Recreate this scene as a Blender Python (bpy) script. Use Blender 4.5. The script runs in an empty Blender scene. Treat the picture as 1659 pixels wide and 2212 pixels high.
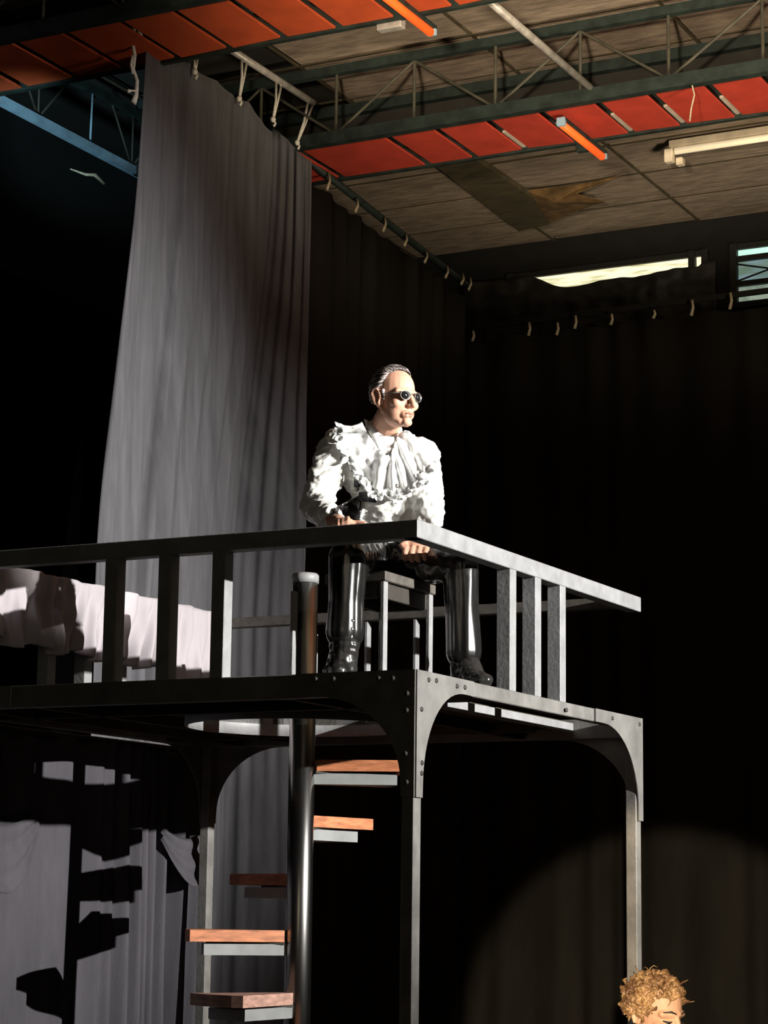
import bpy, bmesh, math, random
from mathutils import Vector, Matrix, noise
from mathutils.bvhtree import BVHTree

random.seed(7)
SC = bpy.context.scene
COL = SC.collection

# ------------------------------------------------------------------ camera
W, H = 1659, 2212
FPX, PITCH, ROLL, YAW = 4807.6, 0.1738, 0.0129, 0.4790
EYE = Vector((0.0, 0.0, 1.7))
cam_data = bpy.data.cameras.new('camera')
cam = bpy.data.objects.new('camera', cam_data)
COL.objects.link(cam)
cam_data.sensor_fit = 'HORIZONTAL'
cam_data.sensor_width = 36.0
cam_data.lens = FPX / W * 36.0
cam_data.clip_end = 200
cam.matrix_world = (Matrix.Translation(EYE) @ Matrix.Rotation(YAW, 4, 'Z')
                    @ Matrix.Rotation(math.pi / 2 + PITCH, 4, 'X') @ Matrix.Rotation(ROLL, 4, 'Z'))
SC.camera = cam

# ------------------------------------------------------------------ world, lamps, exposure
SC.view_settings.view_transform = 'Standard'
SC.view_settings.look = 'None'
SC.view_settings.gamma = 1.0
SC.view_settings.use_curve_mapping = False
SC.view_settings.exposure = 0.0
world = bpy.data.worlds.new('hall_air')
SC.world = world
world.use_nodes = True
world.node_tree.nodes['Background'].inputs[0].default_value = (0.85, 0.82, 0.70, 1)
world.node_tree.nodes['Background'].inputs[1].default_value = 0.008


def spot(name, loc, target, power, half_deg, blend, color, radius):
    d = bpy.data.lights.new(name, 'SPOT')
    d.energy = power
    d.spot_size = math.radians(half_deg * 2)
    d.spot_blend = blend
    d.color = color
    d.shadow_soft_size = radius
    o = bpy.data.objects.new(name, d)
    COL.objects.link(o)
    o.location = loc
    o.rotation_euler = (Vector(target) - Vector(loc)).to_track_quat('-Z', 'Y').to_euler()
    return o


# stage spotlight far right, grazing the front of the platform
spot('stage_spotlight', (7.4, 7.78, 4.66), (-5.2, 8.95, 3.65), 15500, 15.8, 0.85, (1.0, 0.97, 0.93), 0.05)
# added narrow spot to brighten the seated person
spot('person_fill_spot', (7.1, 5.9, 5.6), (-4.38, 8.33, 3.82), 8800, 2.9, 0.8, (1.0, 0.95, 0.88), 0.04)
# added weak warm fill that lifts the dark front faces
_d = bpy.data.lights.new('front_fill', 'AREA')
_d.energy = 34
_d.size = 4
_d.color = (1.0, 0.82, 0.58)
_o = bpy.data.objects.new('front_fill', _d)
COL.objects.link(_o)
_o.location = (1.5, -5.0, 3.2)
_o.rotation_euler = (Vector((-4.5, 9, 2.6)) - Vector((1.5, -5.0, 3.2))).to_track_quat('-Z', 'Y').to_euler()
# follow spot from the auditorium on the person below
spot('follow_spot', (0.84, -2.0, 1.95), (-2.36, 6.6, 1.36), 8200, 4.9, 0.25, (1.0, 0.80, 0.55), 0.04)
# added fill for light bounced to the roof, then the house uplight
spot('roof_bounce_fill', (-1.4, 10.6, 3.2), (-3.9, 12.9, 7.6), 1500, 37, 0.7, (1.0, 0.82, 0.60), 0.5)
spot('house_uplight', (-2.0, 2.0, 3.5), (-5.0, 12.6, 9.3), 6500, 16.5, 0.55, (1.0, 0.82, 0.60), 0.25)
# added cold fill, out of view, to brighten the lattice beam
spot('beam_cold_fill', (-7.7, 9.3, 5.6), (-9.0, 12.2, 7.02), 380, 11, 0.7, (0.55, 0.85, 1.0), 0.1)


# ------------------------------------------------------------------ helpers
def ray(px, py):
    x = (px - 829.5) / FPX
    y = (py - 1106) / FPX
    X = x * math.cos(ROLL) + y * math.sin(ROLL)
    u = x * math.sin(ROLL) - y * math.cos(ROLL)
    F = math.cos(PITCH) - u * math.sin(PITCH)
    Z = math.sin(PITCH) + u * math.cos(PITCH)
    return Vector((X * math.cos(YAW) - F * math.sin(YAW), X * math.sin(YAW) + F * math.cos(YAW), Z))


def at(px, py, d):
    return EYE + ray(px, py) * d


def on(px, py, axis, v):
    r = ray(px, py)
    return EYE + r * ((v - EYE[axis]) / r[axis])


IR = Vector((math.cos(YAW), math.sin(YAW), 0))      # image right on the ground
IC = Vector((math.sin(YAW), -math.cos(YAW), 0))     # towards the audience
UP = Vector((0, 0, 1))


def smooth01(a, b, x):
    t = max(0.0, min(1.0, (x - a) / (b - a)))
    return t * t * (3 - 2 * t)


class MB:
    """collects geometry of ONE mesh object"""

    def __init__(s):
        s.v, s.f = [], []

    def add(s, vs, fs):
        n = len(s.v)
        s.v += [Vector(p) for p in vs]
        s.f += [[i + n for i in f] for f in fs]
        return s

    def box(s, a, b):
        x0, y0, z0 = a
        x1, y1, z1 = b
        return s.add([(x0, y0, z0), (x1, y0, z0), (x1, y1, z0), (x0, y1, z0), (x0, y0, z1), (x1, y0, z1), (x1, y1, z1), (x0, y1, z1)],
                     [(0, 3, 2, 1), (4, 5, 6, 7), (0, 1, 5, 4), (1, 2, 6, 5), (2, 3, 7, 6), (3, 0, 4, 7)])

    def cbox(s, a, b, c=0.004):
        """box with chamfered edges"""
        bm = bmesh.new()
        x0, y0, z0 = [min(p, q) for p, q in zip(a, b)]
        x1, y1, z1 = [max(p, q) for p, q in zip(a, b)]
        bmesh.ops.create_cube(bm, size=1)
        for v in bm.verts:
            v.co = Vector(((x0 + x1) / 2 + v.co.x * (x1 - x0), (y0 + y1) / 2 + v.co.y * (y1 - y0), (z0 + z1) / 2 + v.co.z * (z1 - z0)))
        bmesh.ops.bevel(bm, geom=bm.edges[:], offset=c, segments=1, affect='EDGES')
        bm.verts.index_update()
        s.add([v.co.copy() for v in bm.verts], [[v.index for v in f.verts] for f in bm.faces])
        bm.free()
        return s

    def bar(s, p, q, w, h=None, up=(0, 0, 1)):
        p, q = Vector(p), Vector(q)
        h = h or w
        d = (q - p).normalized()
        r = d.cross(Vector(up))
        if r.length < 1e-4:
            r = d.cross(Vector((1, 0, 0)))
        r.normalize()
        u = r.cross(d)
        vs = []
        for c in (p, q):
            for i, j in ((-1, -1), (1, -1), (1, 1), (-1, 1)):
                vs.append(c + r * (w / 2 * i) + u * (h / 2 * j))
        return s.add(vs, [(0, 3, 2, 1), (4, 5, 6, 7), (0, 1, 5, 4), (1, 2, 6, 5), (2, 3, 7, 6), (3, 0, 4, 7)])

    def tube(s, pts, rad, n=10, close=True):
        pts = [Vector(p) for p in pts]
        if not isinstance(rad, (list, tuple)):
            rad = [rad] * len(pts)
        up = Vector((0.13, 0.21, 0.97))
        vs, fs = [], []
        prev = None
        for i, p in enumerate(pts):
            d = (pts[min(i + 1, len(pts) - 1)] - pts[max(i - 1, 0)]).normalized()
            r = (prev - d * prev.dot(d)) if prev else d.cross(up)
            if r.length < 1e-5:
                r = d.cross(Vector((1, 0, 0)))
            r.normalize()
            prev = r
            u = d.cross(r)
            for k in range(n):
                a = 2 * math.pi * k / n
                vs.append(p + r * (rad[i] * math.cos(a)) + u * (rad[i] * math.sin(a)))
        for i in range(len(pts) - 1):
            for k in range(n):
                fs.append((i * n + k, i * n + (k + 1) % n, (i + 1) * n + (k + 1) % n, (i + 1) * n + k))
        if close:
            fs.append(tuple(range(n - 1, -1, -1)))
            fs.append(tuple((len(pts) - 1) * n + k for k in range(n)))
        return s.add(vs, fs)

    def cap(s, a, b, ra, rb, n=14):
        """tapered capsule"""
        a, b = Vector(a), Vector(b)
        d = (b - a)
        L = max(d.length, 1e-5)
        d = d / L
        pts, rr = [], []
        for k in range(5):
            t = math.pi / 2 * k / 5
            pts.append(a - d * ra * math.cos(t))
            rr.append(max(1e-4, ra * math.sin(t)))
        pts += [a, b]
        rr += [ra, rb]
        for k in range(1, 6):
            t = math.pi / 2 * k / 5
            pts.append(b + d * rb * math.sin(t))
            rr.append(max(1e-4, rb * math.cos(t)))
        return s.tube(pts, rr, n)

    def ell(s, c, rx, ry, rz, X=None, Y=None, Z=None, nu=18, nv=12):
        c = Vector(c)
        X = Vector(X or (1, 0, 0))
        Y = Vector(Y or (0, 1, 0))
        Z = Vector(Z or (0, 0, 1))
        vs = [c - Z * rz]
        for j in range(1, nv):
            t = -math.pi / 2 + math.pi * j / nv
            for i in range(nu):
                a = 2 * math.pi * i / nu
                vs.append(c + X * (rx * math.cos(t) * math.cos(a)) + Y * (ry * math.cos(t) * math.sin(a)) + Z * (rz * math.sin(t)))
        vs.append(c + Z * rz)
        fs = []
        for i in range(nu):
            fs.append((0, 1 + (i + 1) % nu, 1 + i))
            for j in range(nv - 2):
                o = 1 + j * nu
                fs.append((o + i, o + (i + 1) % nu, o + nu + (i + 1) % nu, o + nu + i))
            o = 1 + (nv - 2) * nu
            fs.append((o + i, o + (i + 1) % nu, len(vs) - 1))
        return s.add(vs, fs)

    def grid(s, nu, nv, fn):
        vs = [fn(i / nu, j / nv) for j in range(nv + 1) for i in range(nu + 1)]
        fs = [(j * (nu + 1) + i, j * (nu + 1) + i + 1, (j + 1) * (nu + 1) + i + 1, (j + 1) * (nu + 1) + i) for j in range(nv) for i in range(nu)]
        return s.add(vs, fs)

    def prism(s, outline, off):
        """closed outline (3D points) extruded by a vector"""
        n = len(outline)
        off = Vector(off)
        a = [Vector(p) for p in outline]
        b = [p + off for p in a]
        fs = [tuple(range(n)), tuple(range(2 * n - 1, n - 1, -1))]
        fs += [(i, i + n, (i + 1) % n + n, (i + 1) % n) for i in range(n)]
        return s.add(a + b, fs)

    def build(s, name, m, parent=None, smooth=False, solid=0, fix=True):
        base = Vector(parent['base']) if parent and 'base' in parent else Vector((0, 0, 0))
        me = bpy.data.meshes.new(name)
        me.from_pydata([tuple(v - base) for v in s.v], [], s.f)
        if fix:
            bm = bmesh.new()
            bm.from_mesh(me)
            bmesh.ops.recalc_face_normals(bm, faces=bm.faces)
            bm.to_mesh(me)
            bm.free()
        return link_mesh(name, me, m, parent, smooth, solid, base)


def link_mesh(name, me, m, parent=None, smooth=False, solid=0, base=None):
    if smooth:
        me.polygons.foreach_set('use_smooth', [True] * len(me.polygons))
    me.materials.clear()
    me.materials.append(m)
    o = bpy.data.objects.new(name, me)
    COL.objects.link(o)
    if parent:
        o.parent = parent
        if base is not None and parent.type != 'EMPTY':
            pass
        o['base'] = tuple(base) if base is not None else (0, 0, 0)
    if solid:
        md = o.modifiers.new('thickness', 'SOLIDIFY')
        md.thickness = solid
        md.offset = 0
    return o


def thing(name, label, cat, base, group=None, kind=None):
    o = bpy.data.objects.new(name, None)
    COL.objects.link(o)
    o.location = base
    o.empty_display_size = 0.2
    o['base'] = tuple(base)
    o['label'] = label
    o['category'] = cat
    if group:
        o['group'] = group
    if kind:
        o['kind'] = kind
    return o


def tag(o, label, cat, group=None):
    o['label'] = label
    o['category'] = cat
    if group:
        o['group'] = group
    return o


def struct(o, label=None, cat=None):
    o['kind'] = 'structure'
    if label:
        o['label'] = label
    if cat:
        o['category'] = cat
    return o


def remesh(mb, voxel, smooth=4):
    """one continuous surface out of overlapping closed volumes"""
    me = bpy.data.meshes.new('volume')
    me.from_pydata([tuple(v) for v in mb.v], [], mb.f)
    bm = bmesh.new()
    bm.from_mesh(me)
    bmesh.ops.recalc_face_normals(bm, faces=bm.faces)
    bm.to_mesh(me)
    bm.free()
    o = bpy.data.objects.new('volume', me)
    COL.objects.link(o)
    r = o.modifiers.new('r', 'REMESH')
    r.mode = 'VOXEL'
    r.voxel_size = voxel
    if smooth:
        k = o.modifiers.new('s', 'SMOOTH')
        k.iterations = smooth
        k.factor = 0.5
    dg = bpy.context.evaluated_depsgraph_get()
    out = bpy.data.meshes.new_from_object(o.evaluated_get(dg))
    bpy.data.objects.remove(o)
    bpy.data.meshes.remove(me)
    return out


def shift_mesh(me, base):
    me.transform(Matrix.Translation(-Vector(base)))


def displace(me, fn):
    me.update()
    ns = [v.normal.copy() for v in me.vertices]
    for v, n in zip(me.vertices, ns):
        v.co += n * fn(v.co, n)
    me.update()


# ------------------------------------------------------------------ materials
MATS = {}


def mat(name, color, rough=0.7, metal=0.0, var=0.15, scale=(6, 6, 6), bump=0.0, bscale=None, spec=0.4, sheen=0.0, detail=5.0, color2=None, thr=(0.35, 0.65)):
    m = bpy.data.materials.new(name)
    m.use_nodes = True
    nt = m.node_tree
    b = nt.nodes['Principled BSDF']
    b.inputs['Roughness'].default_value = rough
    b.inputs['Metallic'].default_value = metal
    b.inputs['Specular IOR Level'].default_value = spec
    if sheen:
        b.inputs['Sheen Weight'].default_value = sheen
    tc = nt.nodes.new('ShaderNodeTexCoord')
    mp = nt.nodes.new('ShaderNodeMapping')
    mp.inputs['Scale'].default_value = scale
    nt.links.new(tc.outputs['Object'], mp.inputs['Vector'])
    nz = nt.nodes.new('ShaderNodeTexNoise')
    nz.inputs['Scale'].default_value = 1.0
    nz.inputs['Detail'].default_value = detail
    nz.inputs['Roughness'].default_value = 0.6
    nt.links.new(mp.outputs['Vector'], nz.inputs['Vector'])
    rp = nt.nodes.new('ShaderNodeValToRGB')
    c1 = [max(0, c * (1 - var)) for c in color]
    c2 = color2 or [min(1, c * (1 + var)) for c in color]
    rp.color_ramp.elements[0].position, rp.color_ramp.elements[1].position = thr
    rp.color_ramp.elements[0].color = (*c1, 1)
    rp.color_ramp.elements[1].color = (*c2, 1)
    nt.links.new(nz.outputs['Fac'], rp.inputs['Fac'])
    nt.links.new(rp.outputs['Color'], b.inputs['Base Color'])
    if bump:
        bz = nt.nodes.new('ShaderNodeTexNoise')
        bz.inputs['Scale'].default_value = 1.0
        bz.inputs['Detail'].default_value = 6
        mp2 = nt.nodes.new('ShaderNodeMapping')
        mp2.inputs['Scale'].default_value = bscale or tuple(4 * k for k in scale)
        nt.links.new(tc.outputs['Object'], mp2.inputs['Vector'])
        nt.links.new(mp2.outputs['Vector'], bz.inputs['Vector'])
        bp = nt.nodes.new('ShaderNodeBump')
        bp.inputs['Strength'].default_value = bump
        bp.inputs['Distance'].default_value = 0.01
        nt.links.new(bz.outputs['Fac'], bp.inputs['Height'])
        nt.links.new(bp.outputs['Normal'], b.inputs['Normal'])
    MATS[name] = m
    return m


def emit(name, color, strength, color2=None, scale=(1, 1, 1), thr=(0.4, 0.6)):
    m = mat(name, color, 0.5)
    nt = m.node_tree
    b = nt.nodes['Principled BSDF']
    b.inputs['Emission Strength'].default_value = strength
    nz = nt.nodes.new('ShaderNodeTexNoise')
    nz.inputs['Scale'].default_value = 1
    nz.inputs['Detail'].default_value = 4
    mp = nt.nodes.new('ShaderNodeMapping')
    mp.inputs['Scale'].default_value = scale
    tc = nt.nodes.new('ShaderNodeTexCoord')
    nt.links.new(tc.outputs['Object'], mp.inputs['Vector'])
    nt.links.new(mp.outputs['Vector'], nz.inputs['Vector'])
    rp = nt.nodes.new('ShaderNodeValToRGB')
    rp.color_ramp.elements[0].position, rp.color_ramp.elements[1].position = thr
    rp.color_ramp.elements[0].color = (*(color2 or color), 1)
    rp.color_ramp.elements[1].color = (*color, 1)
    nt.links.new(nz.outputs['Fac'], rp.inputs['Fac'])
    nt.links.new(rp.outputs['Color'], b.inputs['Emission Color'])
    return m


M_board = mat('wood_fibre_board', (0.315, 0.25, 0.185), 0.9, var=0.3, scale=(5, 22, 22), bump=0.5, bscale=(20, 90, 90))
M_board_lit = mat('lit_board_in_gap', (0.42, 0.36, 0.29), 0.8)  # tone of lit ceiling boards, for the panel gaps
M_board_dark = mat('stained_board', (0.075, 0.06, 0.03), 0.9, var=0.3, scale=(4, 9, 9))
M_board_torn = mat('torn_brown_board', (0.16, 0.095, 0.035), 0.9, var=0.45, scale=(7, 7, 7))
M_roof = mat('dark_roof', (0.02, 0.018, 0.014), 0.9)
M_wall = mat('black_wall', (0.012, 0.012, 0.011), 0.95)
M_floor = mat('stage_floor', (0.02, 0.019, 0.018), 0.7)
M_truss = mat('dark_green_steel', (0.014, 0.023, 0.019), 0.6, var=0.4, scale=(9, 9, 9))
M_web = mat('olive_steel_rod', (0.055, 0.052, 0.036), 0.6, var=0.3, scale=(9, 9, 9))
M_red = mat('orange_red_panel', (0.48, 0.070, 0.016), 0.75, var=0.12, scale=(5, 5, 5))
M_red2 = mat('crimson_panel', (0.42, 0.04, 0.02), 0.75, var=0.12, scale=(5, 5, 5))
M_blue = mat('pale_blue_steel', (0.30, 0.45, 0.55), 0.6, var=0.2)
M_pipe = mat('galvanised_pipe', (0.42, 0.40, 0.36), 0.45, metal=0.3, var=0.25, scale=(12, 12, 12))
M_rope = mat('white_cord', (0.72, 0.69, 0.60), 0.9, var=0.2, scale=(40, 40, 40))
M_rope_tan = mat('tan_cord', (0.42, 0.36, 0.24), 0.9, var=0.25, scale=(40, 40, 40))  # darker, browner cord colour
M_curtain = mat('grey_serge', (0.125, 0.125, 0.135), 0.95, var=0.22, scale=(3, 14, 1.1), bump=0.25, bscale=(120, 120, 120), spec=0.1, sheen=0.1)
M_black = mat('black_serge', (0.021, 0.020, 0.017), 0.95, var=0.2, scale=(3, 3, 0.8), spec=0.05)
M_velvet = mat('black_velvet', (0.003, 0.003, 0.003), 0.95, var=0.2, spec=0.02)
M_white = mat('white_cotton', (0.42, 0.385, 0.41), 0.9, var=0.06, scale=(10, 10, 3), spec=0.1)
M_drape = mat('grey_cotton', (0.066, 0.063, 0.072), 0.9, var=0.12, scale=(8, 8, 2), bump=0.2, bscale=(90, 90, 90), spec=0.1)
M_steel = mat('worn_grey_paint', (0.175, 0.17, 0.158), 0.55, var=0.22, scale=(7, 7, 7), bump=0.15, bscale=(60, 60, 60))
M_rail = mat('worn_silver_paint', (0.28, 0.283, 0.287), 0.5, var=0.14, scale=(10, 10, 10), bump=0.15, bscale=(60, 60, 60))
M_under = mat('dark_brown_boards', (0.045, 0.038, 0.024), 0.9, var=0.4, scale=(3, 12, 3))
M_rivet = mat('dark_rivet', (0.06, 0.055, 0.05), 0.5, metal=0.5)
M_pole = mat('dark_steel_tube', (0.30, 0.295, 0.285), 0.25, metal=1.0, var=0.12, scale=(8, 8, 2))
M_tread = mat('varnished_tread', (0.46, 0.17, 0.075), 0.55, var=0.35, scale=(9, 9, 50), detail=6)
M_tread_lit = mat('lit_pink_tread', (0.46, 0.27, 0.21), 0.6, var=0.3, scale=(16, 16, 60), detail=6)  # paler pink copy of the tread colour for the lit step
M_plate = mat('grey_step_plate', (0.26, 0.27, 0.265), 0.55, var=0.15)
M_stool = mat('black_stool_paint', (0.045, 0.04, 0.034), 0.5, var=0.25)
M_seat_dim_rail = mat('seat_and_dimmed_rail', (0.10, 0.09, 0.078), 0.6, var=0.25, scale=(20, 20, 20))  # stool seat colour; also darkens the rear handrail in place of weaker light
M_skin = mat('skin', (0.56, 0.30, 0.205), 0.55, var=0.10, scale=(18, 18, 18), spec=0.35)
M_skin2 = mat('pale_skin', (0.62, 0.36, 0.24), 0.55, var=0.08, scale=(18, 18, 18), spec=0.35)
M_lip = mat('lip', (0.42, 0.16, 0.11), 0.5)
M_hair = mat('greying_hair', (0.10, 0.085, 0.08), 0.5, var=0.3, scale=(20, 20, 90), color2=(0.50, 0.44, 0.42), thr=(0.42, 0.62))
M_curls = mat('light_brown_curls', (0.16, 0.075, 0.035), 0.42, var=0.3, scale=(13, 13, 13), color2=(0.46, 0.28, 0.13), thr=(0.40, 0.66))
M_silver = mat('silver_fabric', (0.78, 0.78, 0.745), 0.42, metal=0.0, var=0.12, scale=(14, 14, 14), spec=0.6)
M_cape = mat('silver_lame', (0.76, 0.77, 0.76), 0.33, metal=0.12, var=0.12, scale=(14, 14, 6), spec=0.7)
M_tee = mat('white_tee', (0.80, 0.79, 0.76), 0.9, var=0.04)
M_leather = mat('black_leather', (0.010, 0.0095, 0.009), 0.26, var=0.25, scale=(12, 12, 12), spec=0.7, bump=0.05, bscale=(40, 40, 8))
_b = M_leather.node_tree.nodes['Principled BSDF']
_b.inputs['Coat Weight'].default_value = 0.5
_b.inputs['Coat Roughness'].default_value = 0.16
M_boot = mat('black_boot_leather', (0.022, 0.021, 0.020), 0.22, var=0.3, spec=0.9)
M_strap = mat('black_strap', (0.018, 0.018, 0.022), 0.5)
M_lens = mat('dark_lens', (0.012, 0.012, 0.013), 0.08, spec=0.9)
M_frame = mat('metal_spectacle_frame', (0.20, 0.19, 0.17), 0.4, metal=0.6)
M_dress = mat('dark_dress', (0.05, 0.02, 0.018), 0.9)
M_plastic = mat('dusty_black_plastic', (0.030, 0.029, 0.026), 0.55, var=0.5, scale=(3, 3, 8), bump=0.6, bscale=(12, 12, 20))
M_frame_dark = mat('window_frame_steel', (0.02, 0.02, 0.018), 0.7)
M_tube = emit('fluorescent_tube_cream', (0.95, 0.78, 0.52), 0.55)
M_tubehold = mat('cream_lamp_holder', (0.75, 0.66, 0.5), 0.6)
M_batten = emit('orange_lamp_tube', (1.0, 0.11, 0.015), 0.85)
M_sky1 = emit('daylight_through_dirty_glass', (1.0, 0.96, 0.66), 1.05, (0.42, 0.40, 0.18), (2.5, 1, 26), (0.38, 0.5))
M_sky2 = emit('daylight_sky', (0.62, 1.0, 0.86), 0.95, (0.5, 0.9, 0.75), (3, 1, 9))
M_sky3 = emit('hazy_hillside', (0.20, 0.30, 0.33), 0.8, (0.12, 0.19, 0.13), (3, 1, 14))
M_sky4 = emit('hazy_wall', (0.30, 0.36, 0.29), 0.9, (0.18, 0.24, 0.19), (9, 1, 9))

# ================================================================== SETTING
struct(MB().box((-12, -6, -0.1), (9.5, 18.4, 0)).build('floor', M_floor))
struct(MB().box((-12, 18.0, 0), (9.5, 18.25, 7.9)).build('wall_back', M_wall))
struct(MB().box((-10.4, -6, 0), (-10.2, 18.0, 7.9)).build('wall_left', M_wall))
ceil = struct(MB().box((-12, 6, 7.72), (9.5, 18.25, 7.9)).build('ceiling', M_roof))
ceil['base'] = (0, 0, 0)
# roof boards, each a piece of the ceiling
xj = [-10.4, -9.03, -7.63, -6.25, -4.88, -3.5, -2.1, -0.7]
yj = [9.0, 9.7, 10.4, 11.12, 11.85, 12.57, 13.3, 14.03, 14.75, 15.12, 15.84, 16.57, 17.3, 18.0]
for i in range(len(xj) - 1):
    for j in range(len(yj) - 1):
        if i == 0 or (i == 1 and 3 < j < 9):
            continue
        dz = random.uniform(-0.006, 0.006)
        b = MB()
        b.cbox((xj[i] + 0.012, yj[j] + 0.012, 7.655 + dz), (xj[i + 1] - 0.012, yj[j + 1] - 0.012, 7.69 + dz), 0.0015)
        b.build('ceiling_board', M_board, ceil)
# slats that cover the joints running away from the audience
for x in (-9.03, -7.63, -6.25, -4.88, -3.5):
    MB().box((x - 0.011, 9.0, 7.638), (x + 0.011, 17.98, 7.648)).build('joint_slat', M_board_dark, ceil)

for y in yj[1:-1]:
    MB().box((-9.0, y - 0.012, 7.652), (-0.7, y + 0.012, 7.66)).build('joint_slat', M_board_dark, ceil)

# torn board and dark board under the ceiling
p = [on(px, py, 2, 7.56) for px, py in ((938, 357), (1030, 347), (1150, 428), (1186, 486), (1120, 500))]
b = MB().prism(p, (0, 0, 0.05))
tag(b.build('dark_board', M_board_dark), 'long dark olive board fixed under the pale ceiling boards', 'board')
b = MB()
q = [((1140, 412), 7.60), ((1245, 400), 7.62), ((1345, 378), 7.635), ((1243, 418), 7.56), ((1308, 436), 7.53), ((1280, 442), 7.57), ((1186, 482), 7.60), ((1162, 445), 7.58)]
ct = on(1200, 436, 2, 7.55)
pts = [on(a[0], a[1], 2, z) for a, z in q]
n = len(pts)
b.add([ct] + pts, [(0, 1 + i, 1 + (i + 1) % n) for i in range(n)])
tag(b.build('torn_board', M_board_torn, solid=0.012), 'torn brown ceiling board sagging beside the dark olive board', 'board')


# roof trusses with red panels underneath
def truss(y0, xs_nodes, panel_x, label, x0, x1, red):
    y1 = y0 + 0.75
    t = thing('roof_truss', label, 'roof truss', ((x0 + x1) / 2, y0 + 0.37, 7.0))
    zb, zt = 7.05, 7.555
    MB().box((x0, y0 - 0.04, zb - 0.045), (x1, y0 + 0.03, zb + 0.045)).build('bottom_chord', M_truss, t)
    MB().box((x0, y0 - 0.03, zt - 0.033), (x1, y0 + 0.03, zt + 0.033)).build('top_chord', M_truss, t)
    MB().box((x0, y1 - 0.01, zb - 0.035), (x1, y1 + 0.03, zb + 0.03)).build('bottom_chord', M_truss, t)
    MB().box((x0, y1 - 0.03, zt - 0.04), (x1, y1 + 0.04, zt + 0.04)).build('top_chord', M_truss, t)
    MB().box((x0, y1 + 0.035, zb), (x1, y1 + 0.05, zt - 0.03)).build('web_plate', M_roof, t)
    MB().box((x0, y1 - 0.02, 7.36), (x1, y1 + 0.01, 7.385)).build('rail', M_truss, t)
    for k, x in enumerate(xs_nodes):
        MB().tube([(x, y0, zb), (x, y0, zt)], 0.0115, 8).build('web_post', M_web, t)
        if k + 1 < len(xs_nodes):
            xn = xs_nodes[k + 1]
            a, c = ((x, y0, zb + 0.03), (xn, y0, zt - 0.03)) if k % 2 == 0 else ((x, y0, zt - 0.03), (xn, y0, zb + 0.03))
            MB().tube([a, c], 0.0105, 8).build('web_diagonal', M_web, t)
    for a, c in zip(panel_x[:-1], panel_x[1:]):
        tilt = random.uniform(-0.006, 0.006)
        b = MB()
        b.cbox((a + 0.024, y0 + 0.03, zb - 0.022), (c - 0.028, y1 - 0.015, zb - 0.005), 0.004)
        for v in b.v:
            v.z += tilt * (1 if v.x > (a + c) / 2 else -1)
        b.build('ceiling_panel', red, t)
        if red is M_red2 and c > -6.3:
            MB().box((c - 0.014, y0 + 0.37, zb - 0.012), (c + 0.012, y1 - 0.03, zb + 0.004)).build('lit_gap_strip', M_board_lit, t)  # added pale strip standing for lit ceiling boards seen through the gap
        MB().box((c - 0.012, y0 + 0.03, zb + 0.0), (c + 0.012, y0 + 0.36, zb + 0.02)).build('panel_rest', M_truss, t)
    return t


n2 = [-9.17, -8.55, -7.93, -7.307, -6.686, -6.062, -5.434, -4.805, -4.16, -3.54, -2.92]
n2 = n2[1:]
truss(13.25, n2[0:], [-8.7, -8.3, -7.65, -6.932, -6.551, -6.161, -5.756, -5.347, -4.964, -4.568, -4.181, -3.79, -3.4, -3.0],
      'farther roof truss with open web rods and dark red panels below', -9.0, -2.6, M_red2)
truss(10.69, [-9.8, -9.2, -8.6, -8.0, -7.4, -6.8, -6.2, -5.6, -5.0, -4.4, -3.8, -3.2], [-9.9, -9.5, -9.08, -8.671, -8.26, -7.875, -7.465, -7.075, -6.68, -6.285, -5.885, -5.49, -5.1, -4.71, -4.32, -3.93, -3.54, -3.15],
      'nearer roof truss above the grey curtain with orange panels below', -10.0, -2.8, M_red)

# orange lamp tubes under the panel strips
for y0, x, lab, d in ((13.42, -5.645, 'bright orange tube lamp under the dark red panels', 0.78), (10.75, -5.735, 'bright orange tube lamp at the top edge, under the nearer truss', 0.86)):
    t = thing('tube_lamp', lab, 'lamp', (x, y0 + d / 2, 6.97))
    MB().cbox((x - 0.032, y0, 6.975), (x + 0.032, y0 + d, 7.005), 0.006).build('lamp_body', M_truss, t)
    MB().tube([(x, y0 + 0.02, 6.955), (x, y0 + d - 0.03, 6.955)], 0.027, 12).build('tube', M_batten, t, True)
    MB().cbox((x - 0.03, y0 - 0.015, 6.94), (x + 0.03, y0 + 0.02, 7.0), 0.004).build('end_cap', M_blue, t)
    MB().cbox((x - 0.03, y0 + d - 0.03, 6.94), (x + 0.03, y0 + d + 0.0, 7.0), 0.004).build('end_cap', M_blue, t)

# cream fluorescent tube on the ceiling
t = thing('fluorescent_lamp', 'cream fluorescent tube lamp on the ceiling boards, right edge', 'lamp', (-5.0, 15.88, 7.64))
MB().cbox((-5.76, 15.86, 7.56), (-3.9, 15.92, 7.635), 0.006).build('lamp_housing', M_tubehold, t)
MB().tube([(-5.70, 15.85, 7.53), (-3.95, 15.85, 7.53)], 0.026, 12).build('tube', M_tube, t, True)
MB().cbox((-5.79, 15.83, 7.45), (-5.72, 15.90, 7.56), 0.008).build('tube_holder', M_tubehold, t)
MB().cbox((-5.72, 15.90, 7.44), (-5.66, 15.97, 7.50), 0.008).build('starter', M_tubehold, t)
# conduit between the trusses
tag(MB().tube([(-5.352, 11.3, 7.10), (-5.352, 13.26, 7.10)], 0.026, 12).build('conduit_pipe', M_pipe, None, True),
    'long straight grey pipe slanting between the two roof trusses', 'pipe')
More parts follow.
